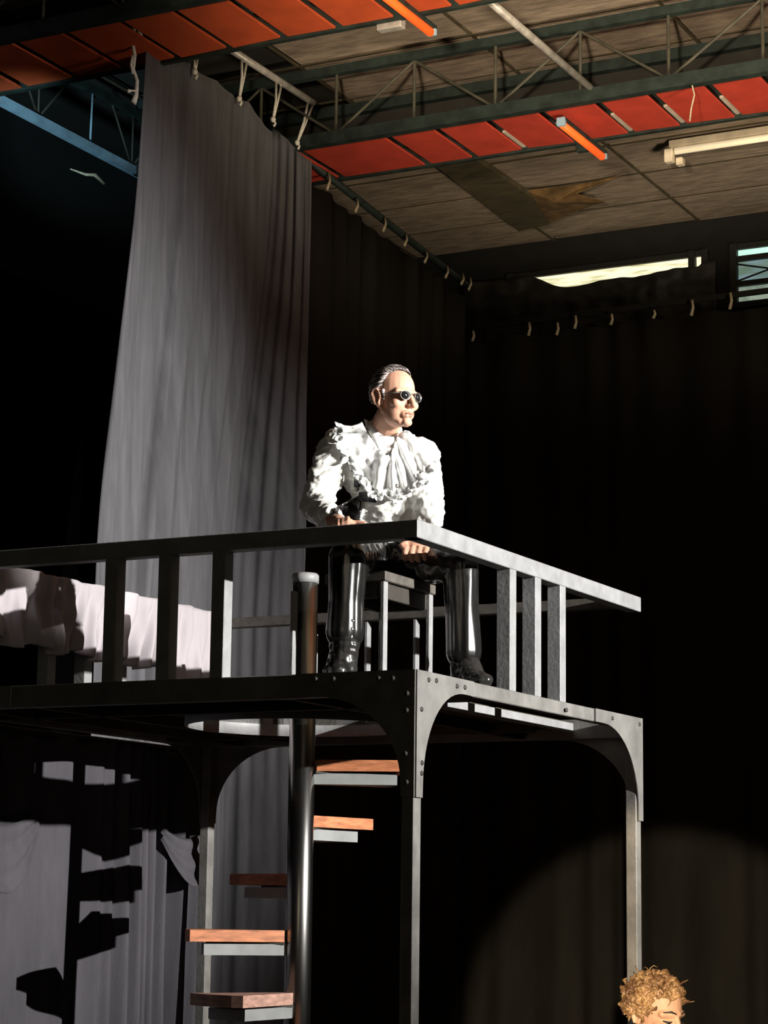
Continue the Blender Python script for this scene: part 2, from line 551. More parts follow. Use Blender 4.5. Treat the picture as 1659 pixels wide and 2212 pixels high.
# small fittings on the strips
t = tag(MB().cbox((-6.05, 11.46, 6.98), (-5.88, 11.53, 7.04), 0.006).build('junction_box', M_pipe), 'small grey junction box under the nearer orange panels', 'box')
t = tag(MB().cbox((-5.78, 14.0, 6.96), (-5.64, 14.06, 7.02), 0.006).build('junction_box', M_truss), 'small dark junction box beside the orange tube lamp', 'box')
# dangling wire by the red panels
pts = [at(1502, 158, 14.6), at(1494, 180, 14.6), at(1500, 205, 14.6), at(1493, 235, 14.6), at(1490, 262, 14.6)]
tag(MB().tube(pts, 0.006, 6).build('dangling_wire', M_rope_tan, None, True), 'thin pale wire dangling before the dark red panels', 'wire')

# pale blue lattice beam at the left
t = thing('lattice_beam', 'pale blue lattice beam sloping behind the grey curtain, left edge', 'roof beam', (-9.0, 12.0, 7.0))
MB().box((-9.03, 10.6, 7.015), (-8.97, 14.2, 7.07)).build('bottom_chord', M_blue, t)
MB().box((-9.03, 10.6, 7.45), (-8.97, 14.2, 7.51)).build('top_chord', M_truss, t)
for c in (12.02, 13.19, 10.9):
    for dy, z in ((-0.28, 7.30), (0.0, 7.46), (0.36, 7.34)):
        MB().tube([(-9.0, c, 7.06), (-9.0, c + dy, 7.46)] if dy else [(-9.0, c, 7.06), (-9.0, c, 7.46)], 0.008, 8).build('web_rod', M_web, t, True)
MB().tube([(-9.0, 12.65, 7.06), (-9.0, 12.66, 7.46)], 0.008, 8).build('web_rod', M_blue, t, True)


# windows in the back wall
def window(name, x0, x1, panes, mull, zs, label):
    t = thing(name, label, 'window', ((x0 + x1) / 2, 17.98, zs[0]), kind='structure')
    MB().box((x0, 17.95, zs[0] - 0.05), (x1, 18.0, zs[0])).build('window_frame', M_frame_dark, t)
    MB().box((x0, 17.95, zs[-1]), (x1, 18.0, zs[-1] + 0.05)).build('window_frame', M_frame_dark, t)
    for k, (z0, z1) in enumerate(zip(zs[:-1], zs[1:])):
        MB().box((x0, 17.985, z0), (x1, 17.995, z1)).build('pane', panes[k], t)
        if k:
            MB().box((x0, 17.94, z0 - 0.022), (x1, 17.985, z0 + 0.022)).build('glazing_bar', M_frame_dark, t)
    for x in mull:
        MB().box((x - 0.03, 17.93, zs[0] - 0.05), (x + 0.03, 17.985, zs[-1] + 0.05)).build('mullion', M_frame_dark, t)
    return t


window('window_1', -8.05, -6.19, [M_sky1], [-8.05, -6.31, -6.19], [6.86, 7.315], 'long narrow bright window high above the black back curtain')
w2 = window('window_2', -5.93, -3.4, [M_sky4, M_sky3, M_sky2], [-5.93, -4.6], [6.86, 7.02, 7.245, 7.33], 'blue green window with glazing bars at the right edge')
for a, c in (((-5.9, 7.2), (-5.3, 7.05)), ((-5.9, 7.05), (-5.3, 7.2))):
    MB().tube([(a[0], 17.96, a[1]), (c[0], 17.96, c[1])], 0.008, 6).build('wire', M_frame_dark, w2)


# crumpled black plastic covering most of the long window
def plast(u, v):
    x = -8.5 + 2.42 * u
    top = 7.195 + 0.015 * math.sin(9 * u) + 0.012 * math.sin(23 * u + 1) + 0.11 * smooth01(0.40, 0.24, u) + (0.05 * smooth01(0.93, 0.955, u))
    z = 6.42 + (top - 6.42) * v
    y = 17.9 + 0.05 * noise.noise((x * 3, z * 4, 2)) + 0.03 * noise.noise((x * 9, z * 12, 5)) + 0.01
    return (x, y, z)


tag(MB().grid(80, 24, plast).build('plastic_sheet', M_plastic, None, True, solid=0.004), 'crumpled dusty black plastic sheet hung below the long bright window', 'sheet')

# ================================================================== CURTAINS
TIE_N = 0


def tie(parent, a, c, m, r=0.007, tail=0.10):
    """cord looped over a pipe and knotted at the curtain eyelet"""
    a, c = Vector(a), Vector(c)
    b = MB()
    w = Vector((0, 0.035, 0))
    b.tube([c, c + (a - w - c) * 0.5 + Vector((0.01, 0, 0)), a - w], r, 6)
    b.tube([a - w, a + Vector((0, 0, 0.025)), a + w], r, 6)
    b.tube([a + w, a + w * 0.6 + (c - a) * 0.5, c], r, 6)
    b.ell(c, r * 2.2, r * 2.2, r * 2.4, nu=8, nv=6)
    b.tube([c, c + Vector((0.012, 0.012, -tail * 0.55)), c + Vector((0.006, 0.0, -tail))], [r, r, r * 1.2], 6)
    return b.build('tie_cord', m, parent, True)


# big grey curtain
def ctop(u):
    y = [(0, 7.08), (0.28, 7.14), (0.6, 7.12), (0.85, 6.98), (1, 6.80)]
    for (a, za), (c, zc) in zip(y[:-1], y[1:]):
        if u <= c:
            return za + (zc - za) * (u - a) / (c - a)
    return y[-1][1]


def curtain_pt(u, v):
    # v: 0 at the hem, 1 at the top
    zt = ctop(u) - 0.03 * abs(math.sin(u * math.pi * 5)) * smooth01(0.9, 1, v)
    z = 0.25 + (zt - 0.25) * v
    yl = 11.25 - 0.36 * smooth01(7.1, 3.4, z)
    d = 1 - v
    yb = 12.42 + 0.46 * smooth01(3.4, 6.9, z)
    if u <= 0.76:
        s = u / 0.76
        y = yl + (yb - yl) * s
        x = -7.6
    else:
        s = (u - 0.76) / 0.24
        t = (7.6 - 0.566 * yb) / (2.4 + 0.566)
        y = yb + t * s
        x = -7.6 + 2.4 * t * s
    a = 0.016 + 0.055 * smooth01(0.0, 0.5, d)
    fold = 0.0
    for c, w, k in ((0.02, 0.012, 0.6), (0.075, 0.02, 0.35), (0.225, 0.010, 1.5), (0.36, 0.03, 0.55), (0.47, 0.02, 0.5), (0.58, 0.025, 0.55), (0.68, 0.02, 0.6)):
        c2 = c + 0.012 * math.sin(v * 5 + c * 20)
        fold += k * math.exp(-((u - c2) / w) ** 2)
    fold -= 1.3 * math.exp(-((u - 0.275 - 0.03 * (1 - d)) / 0.026) ** 2) * smooth01(0.15, 0.5, d)
    fold += 0.16 * math.sin(u * 95 + 2 * math.sin(v * 3)) * smooth01(0.1, 0.9, d)
    fold += 0.25 * noise.noise((u * 16, v * 2.2, 3.0))
    if u <= 0.76:
        x += a * fold
    else:
        y += 0.02 * noise.noise((u * 40, v * 2.0, 1.0))
    x += 0.02 * noise.noise((u * 5, v * 6, 1.0))
    return (x, y, z)


gc = thing('stage_curtain', 'tall worn grey curtain hung by white cords, left of the seated person', 'curtain', (-7.6, 12.0, 0.2))
MB().grid(150, 90, curtain_pt).build('cloth', M_curtain, gc, True, solid=0.004)
ties = [((420, 122), (421, 155), 12.0), ((528, 128), (517, 213), 12.5), ((602, 182), (590, 258), 12.95), ((670, 225), (642, 308), 13.35)]
for (a, c, y) in ties:
    A = on(a[0], a[1], 0, -7.6)
    Cc = on(c[0], c[1], 0, -7.55)
    tie(gc, A, Cc, M_rope, 0.009, 0.05)
tag(MB().tube([(-7.6, 12.2, 7.415), (-7.6, 13.44, 7.42)], 0.026, 12).build('curtain_pipe', M_pipe, None, True), 'short grey pipe above the grey curtain carrying its cords', 'pipe')
pts = [on(px, py, 0, -7.62) for px, py in ((292, 55), (285, 85), (291, 120), (288, 150), (296, 175), (294, 205), (288, 223))]
b = MB().tube(pts, [0.012, 0.010, 0.013, 0.011, 0.013, 0.016, 0.02], 8)
pts = [on(px, py, 0, -7.62) for px, py in ((286, 120), (283, 140), (287, 160))]
b.tube(pts, 0.009, 6)
pts = [on(px, py, 0, -7.62) for px, py in ((294, 196), (284, 196), (276, 197))]
b.tube(pts, [0.008, 0.007, 0.014], 6)
pts = [on(px, py, 0, -7.62) for px, py in ((292, 55), (303, 72), (314, 96))]
b.tube(pts, 0.010, 6)
tag(b.build('loose_rope', M_rope, None, True), 'frayed white rope hanging at the upper corner of the grey curtain', 'rope')


def pleat(p0, p1, z0, ztop, amp, freq, nu, nv, name, m, parent=None):
    p0, p1 = Vector(p0), Vector(p1)
    d = p1 - p0
    nrm = Vector((-d.y, d.x, 0)).normalized()

    def fn(u, v):
        zt = ztop(u) if callable(ztop) else ztop
        z = z0 + (zt - z0) * v
        s = math.sin(u * freq + 1.6 * math.sin(u * freq * 0.23)) * amp * (1 - 0.5 * v)
        s += 0.03 * noise.noise((u * 7, v * 3, freq))
        p = p0 + d * u + nrm * s
        return (p.x, p.y, z)
    return MB().grid(nu, nv, fn).build(name, m, parent, True, solid=0.004)


# black side curtain
sc = thing('black_side_curtain', 'black side curtain running back from the grey curtain on a sloping track', 'curtain', (-7.7, 14.8, 0.1))
pleat((-7.72, 13.0, 0), (-7.72, 16.3, 0), 0.1, lambda u: 6.97 - 0.27 * u - 0.03 * abs(math.sin(u * 22)), 0.035, 70, 160, 12, 'cloth', M_black, sc)
MB().tube([(-7.72, 13.05, 7.10), (-7.72, 16.35, 6.80)], 0.03, 10).build('curtain_track', M_truss, sc, True)
for px, py, l in ((710, 372, 38), (771, 428, 30), (831, 468, 32), (877, 505, 26), (921, 542, 25), (966, 575, 25), (1000, 592, 22), (1016, 600, 26)):
    A = on(px, py, 0, -7.68)
    Cc = on(px - 4, py + l, 0, -7.66)
    b = MB().tube([A, (A + Cc) / 2 + Vector((0.01, 0.012, 0.0)), Cc], [0.009, 0.010, 0.012], 6)
    b.build('tie_cord', M_rope_tan, sc, True)

# black back curtain
bc = thing('black_back_curtain', 'wide black back curtain below the windows', 'curtain', (-3.0, 16.4, 0.1))
pleat((-7.9, 16.42, 0), (3.0, 16.42, 0), 0.1, lambda u: 6.35 + 0.03 * u * 4 - 0.03 * abs(math.sin(u * 60)), 0.03, 210, 420, 10, 'cloth', M_black, bc)
MB().tube([(-7.9, 16.47, 6.47), (3.0, 16.47, 6.58)], 0.025, 10).build('curtain_pipe', M_frame_dark, bc, True)
for px, py, l in ((1022, 715, 22), (1143, 697, 28), (1204, 697, 27), (1243, 682, 28), (1321, 678, 24), (1413, 670, 18), (1495, 648, 34), (1578, 632, 36)):
    A = on(px, py, 1, 16.36)
    Cc = on(px - 2, py + l, 1, 16.36)
    MB().tube([A, (A + Cc) / 2 + Vector((0.012, 0, 0.0)), Cc], [0.010, 0.012, 0.014], 6).build('tie_cord', M_rope_tan, bc, True)
# black masking curtain far left
mk = thing('black_masking_curtain', 'black masking curtain filling the left edge behind the grey curtain', 'curtain', (-9.6, 12.5, 0.1))
pleat((-9.7, 9.0, 0), (-9.7, 17.6, 0), 0.1, lambda u: 6.2, 0.04, 120, 200, 8, 'cloth', M_velvet, mk)
pts = [at(152, 365, 15.2), at(185, 377, 15.2), at(205, 378, 15.2), at(226, 398, 15.2)]
b = MB().tube(pts, [0.005, 0.010, 0.014, 0.010], 6)
b.build('tie_cord', M_rope_tan, mk, True)

# ================================================================== PLATFORM
X1, Y0, X0, Y1 = -3.836, 7.67, -6.284, 10.105
ZD, ZF = 2.59, 2.495
pf = thing('scaffold_platform', 'grey steel stage platform with riveted curved brackets and a low railing', 'platform', ((X0 + X1) / 2, (Y0 + Y1) / 2, 0))
PW = 0.062
for x in (X0, X1 - PW):
    for y in (Y0, Y1 - 0.07):
        MB().cbox((x + 0.004, y + 0.004, 0), (x + PW - 0.004, y + 0.07 - 0.004, ZD - 0.006), 0.004).build('post', M_steel, pf)
MB().cbox((X0, Y0 + 0.002, ZF), (X1, Y0 + 0.05, ZD), 0.004).build('fascia_beam', M_steel, pf)
MB().cbox((X0, Y1 - 0.05, ZF), (X1, Y1 - 0.002, ZD), 0.004).build('fascia_beam', M_steel, pf)
MB().cbox((X0 + 0.002, Y0, ZF), (X0 + 0.05, Y1, ZD), 0.004).build('fascia_beam', M_steel, pf)
MB().cbox((X1 - 0.05, Y0, 2.53), (X1 - 0.002, Y1, ZD), 0.004).build('fascia_beam', M_steel, pf)


def gusset(corner, along, out, w, h, fd, name='gusset_plate'):
    """bracket plate with a quarter-ellipse cut; corner: outer top corner, along: unit vector away from the corner, out: outward normal"""
    cx = Vector(corner)
    al, ou = Vector(along), Vector(out)
    pts = [cx, cx + al * (w + 0.10), cx + al * (w + 0.10) - UP * fd]
    n = 14
    a, c = w - 0.058, h - fd
    for k in range(n + 1):
        t = math.pi / 2 * k / n
        pts.append(cx + al * (w - a * math.sin(t)) - UP * (fd + c * (1 - math.cos(t))))
    pts.append(cx + al * 0.056 - UP * (h + 0.05))
    pts.append(cx - UP * (h + 0.05))
    pts = [q + ou * 0.001 for q in pts]
    g = MB().prism(pts, ou * 0.006).build(name, M_steel, pf)
    return g


def rivets(g, pts, out):
    for q in pts:
        b = MB()
        o = Vector(out)
        q = Vector(q) + o * 0.006
        b.tube([q, q + o * 0.004, q + o * 0.008], [0.011, 0.010, 0.005], 8)
        b.build('rivet', M_rivet, g, False)


gF = gusset((X1, Y0, ZD), (-1, 0, 0), (0, -1, 0), 0.43, 0.44, 0.095)
rivets(gF, [on(380 + a / 2.676, 1430 + c / 2.676, 1, Y0) for a, c in ((812, 100), (915, 98), (1175, 95), (1258, 95), (1340, 183), (1337, 280), (1330, 530), (1336, 695))], (0, -1, 0))
gR = gusset((X1, Y0, ZD), (0, 1, 0), (1, 0, 0), 0.42, 0.44, 0.06)
rivets(gR, [on(880 + a / 3.072, 1420 + c / 3.072, 0, X1) for a, c in ((130, 150), (180, 155), (82, 345), (85, 700), (82, 770), (318, 192), (370, 200))], (1, 0, 0))
gB = gusset((X1, Y1, ZD), (0, -1, 0), (1, 0, 0), 0.50, 0.44, 0.06)
rivets(gB, [on(880 + a / 3.072, 1420 + c / 3.072, 0, X1) for a, c in ((1045, 350), (1350, 405), (1530, 445))], (1, 0, 0))
g4 = gusset((X0, Y0, ZD), (1, 0, 0), (0, -1, 0), 0.43, 0.44, 0.095)
gusset((X1, Y1, ZD), (-1, 0, 0), (0, 1, 0), 0.43, 0.44, 0.095)
gusset((X0, Y1, ZD), (1, 0, 0), (0, 1, 0), 0.46, 0.44, 0.095)
gusset((X0, Y0, ZD), (0, 1, 0), (-1, 0, 0), 0.43, 0.44, 0.095)
gusset((X0, Y1, ZD), (0, -1, 0), (-1, 0, 0), 0.43, 0.44, 0.095)

# deck with the round stair opening; a slot is left along the right side
HC = Vector((-5.07, 8.97, 0))
HR = 0.53
DX1, DX0, DY0, DY1 = -4.20, X0 + 0.05, Y0 + 0.05, Y1 - 0.05


def deck():
    N = 64
    inner, outer = [], []
    angs = sorted([2 * math.pi * k / N for k in range(N)] + [math.atan2(y - HC.y, x - HC.x) % (2 * math.pi) for x in (DX0, DX1) for y in (DY0, DY1)])
    for a in angs:
        c, s = math.cos(a), math.sin(a)
        t = min(((DX1 - HC.x) / c) if c > 1e-9 else ((DX0 - HC.x) / c) if c < -1e-9 else 1e9, ((DY1 - HC.y) / s) if s > 1e-9 else ((DY0 - HC.y) / s) if s < -1e-9 else 1e9)
        inner.append((HC.x + HR * c, HC.y + HR * s))
        outer.append((HC.x + t * c, HC.y + t * s))
    n = len(angs)
    vs, fs = [], []
    for z in (2.545, 2.582):
        vs += [(x, y, z) for x, y in inner] + [(x, y, z) for x, y in outer]
    for k in range(n):
        k2 = (k + 1) % n
        fs += [(k, k2, n + k2, n + k), (2 * n + k, 3 * n + k, 3 * n + k2, 2 * n + k2), (k, 2 * n + k, 2 * n + k2, k2), (n + k, n + k2, 3 * n + k2, 3 * n + k)]
    return MB().add(vs, fs)


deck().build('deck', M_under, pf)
b = MB()
N = 64
vs, fs = [], []
for k in range(N):
    a = 2 * math.pi * k / N
    for r, z in ((HR, 2.49), (HR, 2.586), (HR + 0.012, 2.586), (HR + 0.012, 2.49)):
        vs.append((HC.x + r * math.cos(a), HC.y + r * math.sin(a), z))
for k in range(N):
    for j in range(4):
        fs.append((k * 4 + j, k * 4 + (j + 1) % 4, ((k + 1) % N) * 4 + (j + 1) % 4, ((k + 1) % N) * 4 + j))
b.add(vs, fs).build('opening_rim', M_rail, pf, True)
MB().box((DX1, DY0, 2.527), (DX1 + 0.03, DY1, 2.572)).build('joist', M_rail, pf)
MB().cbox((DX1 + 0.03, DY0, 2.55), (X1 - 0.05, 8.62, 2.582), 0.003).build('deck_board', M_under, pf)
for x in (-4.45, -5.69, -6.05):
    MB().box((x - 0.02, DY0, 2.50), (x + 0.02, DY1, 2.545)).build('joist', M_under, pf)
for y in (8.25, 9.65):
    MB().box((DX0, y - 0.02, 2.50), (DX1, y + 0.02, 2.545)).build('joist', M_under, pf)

# railing
ZR0, ZR1 = 3.107, 3.178
RW = 0.066
MB().cbox((X0, Y0 - 0.002, ZR0), (X1, Y0 + RW, ZR1), 0.003).build('handrail', M_rail, pf)
yj1 = on(991, 1170, 0, X1).y
MB().cbox((X1 - RW, Y0 - 0.003, ZR0), (X1 + 0.003, yj1 - 0.0015, ZR1 + 0.001), 0.003).build('handrail', M_rail, pf)
MB().cbox((X1 - RW, yj1 + 0.0015, ZR0), (X1 + 0.003, Y1, ZR1 + 0.001), 0.003).build('handrail', M_rail, pf)
MB().cbox((X0, Y1 - RW, ZR0 + 0.02), (X1 - RW, Y1, ZR1), 0.003).build('handrail', M_seat_dim_rail, pf)  # rear rail coloured darker to stand for the weak light on it
MB().cbox((X0, Y0 + RW, ZR0), (X0 + RW, Y1 - RW, ZR1), 0.003).build('handrail', M_rail, pf)
BW = 0.064
for xr in (-5.236, -4.970, -4.709):
    MB().cbox((xr - BW, Y0, ZD - 0.003), (xr, Y0 + BW, ZR0 + 0.002), 0.003).build('baluster', M_rail, pf)
for yn in (8.560, 8.828, 9.105):
    MB().cbox((X1 - BW, yn, ZD - 0.003), (X1, yn + BW, ZR0 + 0.002), 0.003).build('baluster', M_rail, pf)
for xr in (-5.306, -5.027, -4.75):
    MB().cbox((xr - 0.018, Y1 - 0.054, ZD - 0.003), (xr, Y1 - 0.012, ZR0 + 0.022), 0.003).build('baluster', M_rail, pf)  # thinned so only a bright line shows, like a lit edge
for yn in (8.56, 8.86, 9.16):
    MB().cbox((X0, yn, ZD - 0.003), (X0 + BW, yn + BW, ZR0 + 0.002), 0.003).build('baluster', M_rail, pf)

# ================================================================== SPIRAL STAIR
st = thing('spiral_staircase', 'spiral staircase with dark centre pole and wooden treads under the platform', 'staircase', (HC.x, HC.y, 0))
PX, PY = -5.068, 8.97
MB().tube([(PX, PY, 0), (PX, PY, 3.165)], 0.060, 40).build('pole', M_pole, st, True)
MB().tube([(PX, PY, 3.165), (PX, PY, 3.20), (PX, PY, 3.21)], [0.064, 0.064, 0.056], 32).build('pole_cap', M_rail, st, True)
for z, th, pale in ((2.318, 12, 0), (2.066, 70, 0), (1.80, 112, 0), (1.545, 182, 0), (1.27, 225, 1), (1.01, 280, 0), (0.76, 335, 0), (0.50, 30, 0), (0.25, 85, 0)):
    th = math.radians(th)
    ha = math.radians(20)

    def wedge(r0, r1, z0, z1, h):
        pts = []
        for k in range(7):
            a = th - h + 2 * h * k / 6
            d = IR * math.cos(a) - IC * math.sin(a)
            pts.append(Vector((PX, PY, z0)) + d * r1)
        for a in (th + h * 1.6, th - h * 1.6):
            d = IR * math.cos(a) - IC * math.sin(a)
            pts.append(Vector((PX, PY, z0)) + d * r0)
        return MB().prism(pts, (0, 0, z1 - z0))
    tr = wedge(0.075, 0.515, z - 0.026, z + 0.026, ha).build('tread', M_tread_lit if pale else M_tread, st)
    wedge(0.06, 0.44, z - 0.086, z - 0.036, ha * 0.8).build('step_plate', M_plate, tr)
    a = th
    d = IR * math.cos(a) - IC * math.sin(a)
    MB().bar(Vector((PX, PY, z - 0.031)) + d * 0.06, Vector((PX, PY, z - 0.031)) + d * 0.42, 0.08, 0.012).build('bracket', M_stool, tr)
# two thin guard posts at the stair opening
q = on(635, 1400, 1, 8.40)
MB().cbox((q.x - 0.018, 8.39, 2.582), (q.x, 8.43, 3.04), 0.003).build('guard_post', M_rail, st)
q = on(683, 1400, 1, 9.52)
MB().cbox((q.x - 0.018, 9.51, 2.582), (q.x, 9.54, 3.0), 0.003).build('guard_post', M_rail, st)


# ================================================================== CLOTHS ON AND UNDER THE PLATFORM
def rail_cloth(u, v):
    # v 0 hem, 1 top; hung on the outer side of the left handrail
    y = 7.75 + 2.34 * u
    fr = smooth01(0.0, 1.0, 1 - v)
    hem = 2.845 - 0.02 * math.sin(u * 40) - 0.24 * smooth01(0.80, 0.83, u) - 0.04 * smooth01(0.765, 0.77, u)
    top = 3.200 + 0.004 * math.sin(u * 55)
    z = hem + (top - hem) * v
    ys = y - 0.10 * (1 - v) * smooth01(0.2, 0.6, u) * smooth01(1.0, 0.7, u)
    x = X0 + RW + 0.055
    x += (0.012 + 0.026 * fr) * math.sin(u * 128 + 2.2 * math.sin(u * 17) + 1.5 * fr) * (0.45 + 0.55 * fr)
    x += 0.010 * fr * math.sin(u * 300 + 3 * math.sin(u * 23))
    x += 0.018 * noise.noise((u * 40, v * 3, 0))
    return (x, ys, z)


wc = MB().grid(300, 26, rail_cloth)
tag(wc.build('white_cloth', M_white, None, True, solid=0.003), 'white pleated cloth hung along the left railing of the platform', 'cloth')


def lower_drape(u, v):
    y = 7.4 + 2.88 * u
    z = 0.15 + 2.33 * v
    k = smooth01(0.62, 0.72, u)
    x = -6.40 + 0.012 * math.sin(u * 60) + k * 0.042 * math.sin(u * 190 + 2 * math.sin(v * 2) + 1.5 * math.sin(u * 31)) * (0.6 + 0.4 * (1 - v))
    x += 0.03 * noise.noise((u * 6, v * 2, 4)) - 0.10 * math.exp(-((u - 0.885 - 0.02 * (1 - v)) / 0.018) ** 2)
    return (x, y, z)


ld = thing('lower_drape', 'grey pleated drape hung beneath the left side of the platform', 'drape', (-6.4, 8.9, 0.1))
MB().grid(260, 40, lower_drape).build('cloth', M_drape, ld, True, solid=0.003)


def swag(y0, y1, zt, drop, x):
    def fn(u, v):
        y = y0 + (y1 - y0) * u
        z = zt - (drop * (0.25 + 0.75 * v)) * math.sin(math.pi * (0.08 + 0.84 * u)) ** 0.8
        return (x + 0.05 * math.sin(math.pi * u) * (0.4 + v) + 0.01 * math.sin(v * 14), y, z)
    return MB().grid(24, 12, fn)


swag(9.80, 10.22, 2.10, 0.33, -6.36).build('swag', M_drape, ld, True, solid=0.004)
swag(8.05, 8.72, 2.14, 0.42, -6.36).build('swag', M_drape, ld, True, solid=0.004)
MB().tube([(-6.40, 7.4, 2.485), (-6.40, 10.28, 2.485)], 0.015, 8).build('rod', M_frame_dark, ld, True)

# ================================================================== STOOL
sx0, sx1, sy0, sy1, szt = -4.49, -4.200, 8.11, 8.59, 3.058
so = thing('stool', 'dark square stool beneath the person seated on the platform', 'stool', ((sx0 + sx1) / 2, (sy0 + sy1) / 2, 2.582))
MB().cbox((sx0, sy0, szt - 0.042), (sx1, sy1, szt), 0.004).build('seat', M_seat_dim_rail, so)
for x in (sx0 + 0.01, sx1 - 0.05):
    for y in (sy0 + 0.008, sy1 - 0.045):
        MB().cbox((x + 0.022, y, 2.583), (x + 0.04, y + 0.036, szt - 0.042), 0.003).build('leg', M_rail, so)  # thin pale legs, shape and colour stand for the stool's lit edges
MB().cbox((sx0 + 0.04, sy0 + 0.02, szt - 0.11), (sx1 - 0.05, sy0 + 0.04, szt - 0.044), 0.003).build('apron', M_stool, so)
MB().cbox((sx0 + 0.04, sy1 - 0.04, szt - 0.11), (sx1 - 0.05, sy1 - 0.02, szt - 0.044), 0.003).build('apron', M_stool, so)
for x in (sx0 + 0.02, sx1 - 0.045):
    MB().cbox((x, sy0 + 0.04, szt - 0.11), (x + 0.02, sy1 - 0.04, szt - 0.044), 0.003).build('apron', M_stool, so)


# ================================================================== PEOPLE
def head_frame(center, f, s, tilt=0.0):
    f = Vector(f).normalized()
    l = UP.cross(f).normalized()
    u = f.cross(l).normalized()
    if tilt:
        R = Matrix.Rotation(tilt, 3, l)
        f, u = R @ f, R @ u
    c = Vector(center)

    def P(a, b, d):
        return c + (f * a + l * b + u * d) * s
    return P, f, l, u


def head_volume(b, P, f, l, u, s):
    def E(c, rf, rl, ru):
        b.ell(P(*c), rf * s, rl * s, ru * s, f, l, u, 24, 16)

    def K(a, c, ra, rc):
        b.cap(P(*a), P(*c), ra * s, rc * s, 14)
    E((-0.012, 0, 0.035), 0.096, 0.074, 0.086)
    E((0.022, 0, -0.025), 0.066, 0.062, 0.088)
    E((0.028, 0, -0.078), 0.052, 0.044, 0.036)
    for q in (-1, 1):
        K((-0.004, q * 0.050, -0.048), (0.056, q * 0.016, -0.098), 0.016, 0.017)
        E((0.022, q * 0.026, -0.062), 0.05, 0.032, 0.042)
        K((0.080, q * 0.010, 0.020), (0.064, q * 0.048, 0.017), 0.012, 0.012)
        E((0.056, q * 0.046, -0.027), 0.024, 0.02, 0.02)
        E((0.094, q * 0.011, -0.038), 0.012, 0.008, 0.008)
        ef = (f - l * q * 0.35).normalized()
        eu = (u * 0.97 - f * 0.2).normalized()
        el = eu.cross(ef)
        ec = P(-0.016, q * 0.081, -0.004)
        b.ell(ec, 0.018 * s, 0.006 * s, 0.030 * s, ef, el, eu, 16, 12)
        b.tube([ec + (ef * (0.019 * math.cos(t * 0.1) * (1 - 0.25 * (math.sin(t * 0.1) < 0))) + eu * (0.033 * math.sin(t * 0.1)) + (el if el.dot(l * q) > 0 else -el) * 0.006) * s for t in range(-12, 48, 4)], 0.0052 * s, 8)
        b.ell(P(-0.012, q * 0.073, -0.034), 0.012 * s, 0.007 * s, 0.012 * s, f, l, u, 12, 8)
    E((0.078, 0, -0.100), 0.017, 0.022, 0.016)
    K((0.086, 0, 0.012), (0.110, 0, -0.034), 0.009, 0.0125)
    E((0.074, 0, -0.070), 0.022, 0.032, 0.022)
    K((0.090, -0.016, -0.064), (0.090, 0.016, -0.064), 0.006, 0.006)
    K((0.089, -0.014, -0.077), (0.089, 0.014, -0.077), 0.0075, 0.0075)


def finger(b, pts, r):
    for a, c, k in zip(pts[:-1], pts[1:], range(9)):
        b.cap(a, c, r * (1 - 0.1 * k), r * (1 - 0.1 * (k + 1)), 10)


# ---------------------------------------------------------------- seated person
def pt(px, py, d):
    return at(px, py, d - 0.32)


person = thing('person', 'person in silver ruffled jacket and dark glasses seated behind the platform railing', 'person', (-4.45, 8.45, 2.582))
PB = Vector(person['base'])
hc = pt(853, 862, 9.78)
hf = IC * math.cos(math.radians(42)) + IR * math.sin(math.radians(42))
P, f, l, u = head_frame(hc, hf, 1.09, math.radians(3))
S = 1.09
neck = pt(822, 945, 9.88)
pel, waist, chest = pt(850, 1192, 9.90), pt(846, 1115, 9.90), pt(834, 1015, 9.90)
rsh, lsh = pt(728, 968, 9.88), pt(908, 985, 9.90)
relb, rwri = pt(682, 1092, 9.74), pt(718, 1124, 9.48)
lelb, lwri = pt(926, 1115, 9.76), at(914, 1160, 9.46)
rhip, lhip = pt(806, 1205, 9.88), pt(894, 1208, 9.88)
rkne, lkne = pt(752, 1205, 9.42), at(996, 1222, 9.44)
rank, lank = pt(744, 1400, 9.36), at(1002, 1412, 9.39)

b = MB()
head_volume(b, P, f, l, u, S)
b.cap(P(-0.020, 0, -0.06), neck, 0.056 * S, 0.066, 16)
b.cap(neck, chest, 0.075, 0.13)
b.cap(pt(760, 970, 9.9), pt(890, 985, 9.9), 0.07, 0.07)
b.ell(chest, 0.165, 0.11, 0.19, IR, IC, UP)
b.cap(chest, waist, 0.12, 0.12)
b.cap(waist, pel, 0.11, 0.095)
for a, c, d in ((rsh, relb, rwri), (lsh, lelb, lwri)):
    b.cap(a, c, 0.055, 0.044)
    b.cap(c, d, 0.044, 0.030)
for a, c, d in ((rhip, rkne, rank), (lhip, lkne, lank)):
    b.cap(a, c, 0.085, 0.06)
    b.cap(c, d, 0.056, 0.042)
b.cap(rank, Vector((rank.x, rank.y, 2.66)), 0.040, 0.036)
b.cap(lank, Vector((lank.x, lank.y, 2.66)), 0.040, 0.036)
# right hand resting on the thigh near the knee
rp = pt(744, 1130, 9.40)
b.cap(rwri, pt(732, 1127, 9.45), 0.030, 0.030)
b.ell(pt(742, 1129, 9.415), 0.047, 0.045, 0.022, IR, IC, UP, 14, 10)
for k, (px, py) in enumerate(((752, 1124), (747, 1126), (740, 1127), (731, 1129))):
    o = pt(px, py, 9.385)
    finger(b, [o, o + IC * 0.038 + UP * 0.004, o + IC * 0.066 - UP * 0.016, o + IC * 0.078 - UP * 0.044], 0.0098 - 0.0006 * k)
o = pt(757, 1129, 9.43)
finger(b, [o, o + IR * 0.030 + IC * 0.012, o + IR * 0.058 + IC * 0.018 - UP * 0.004], 0.0105)
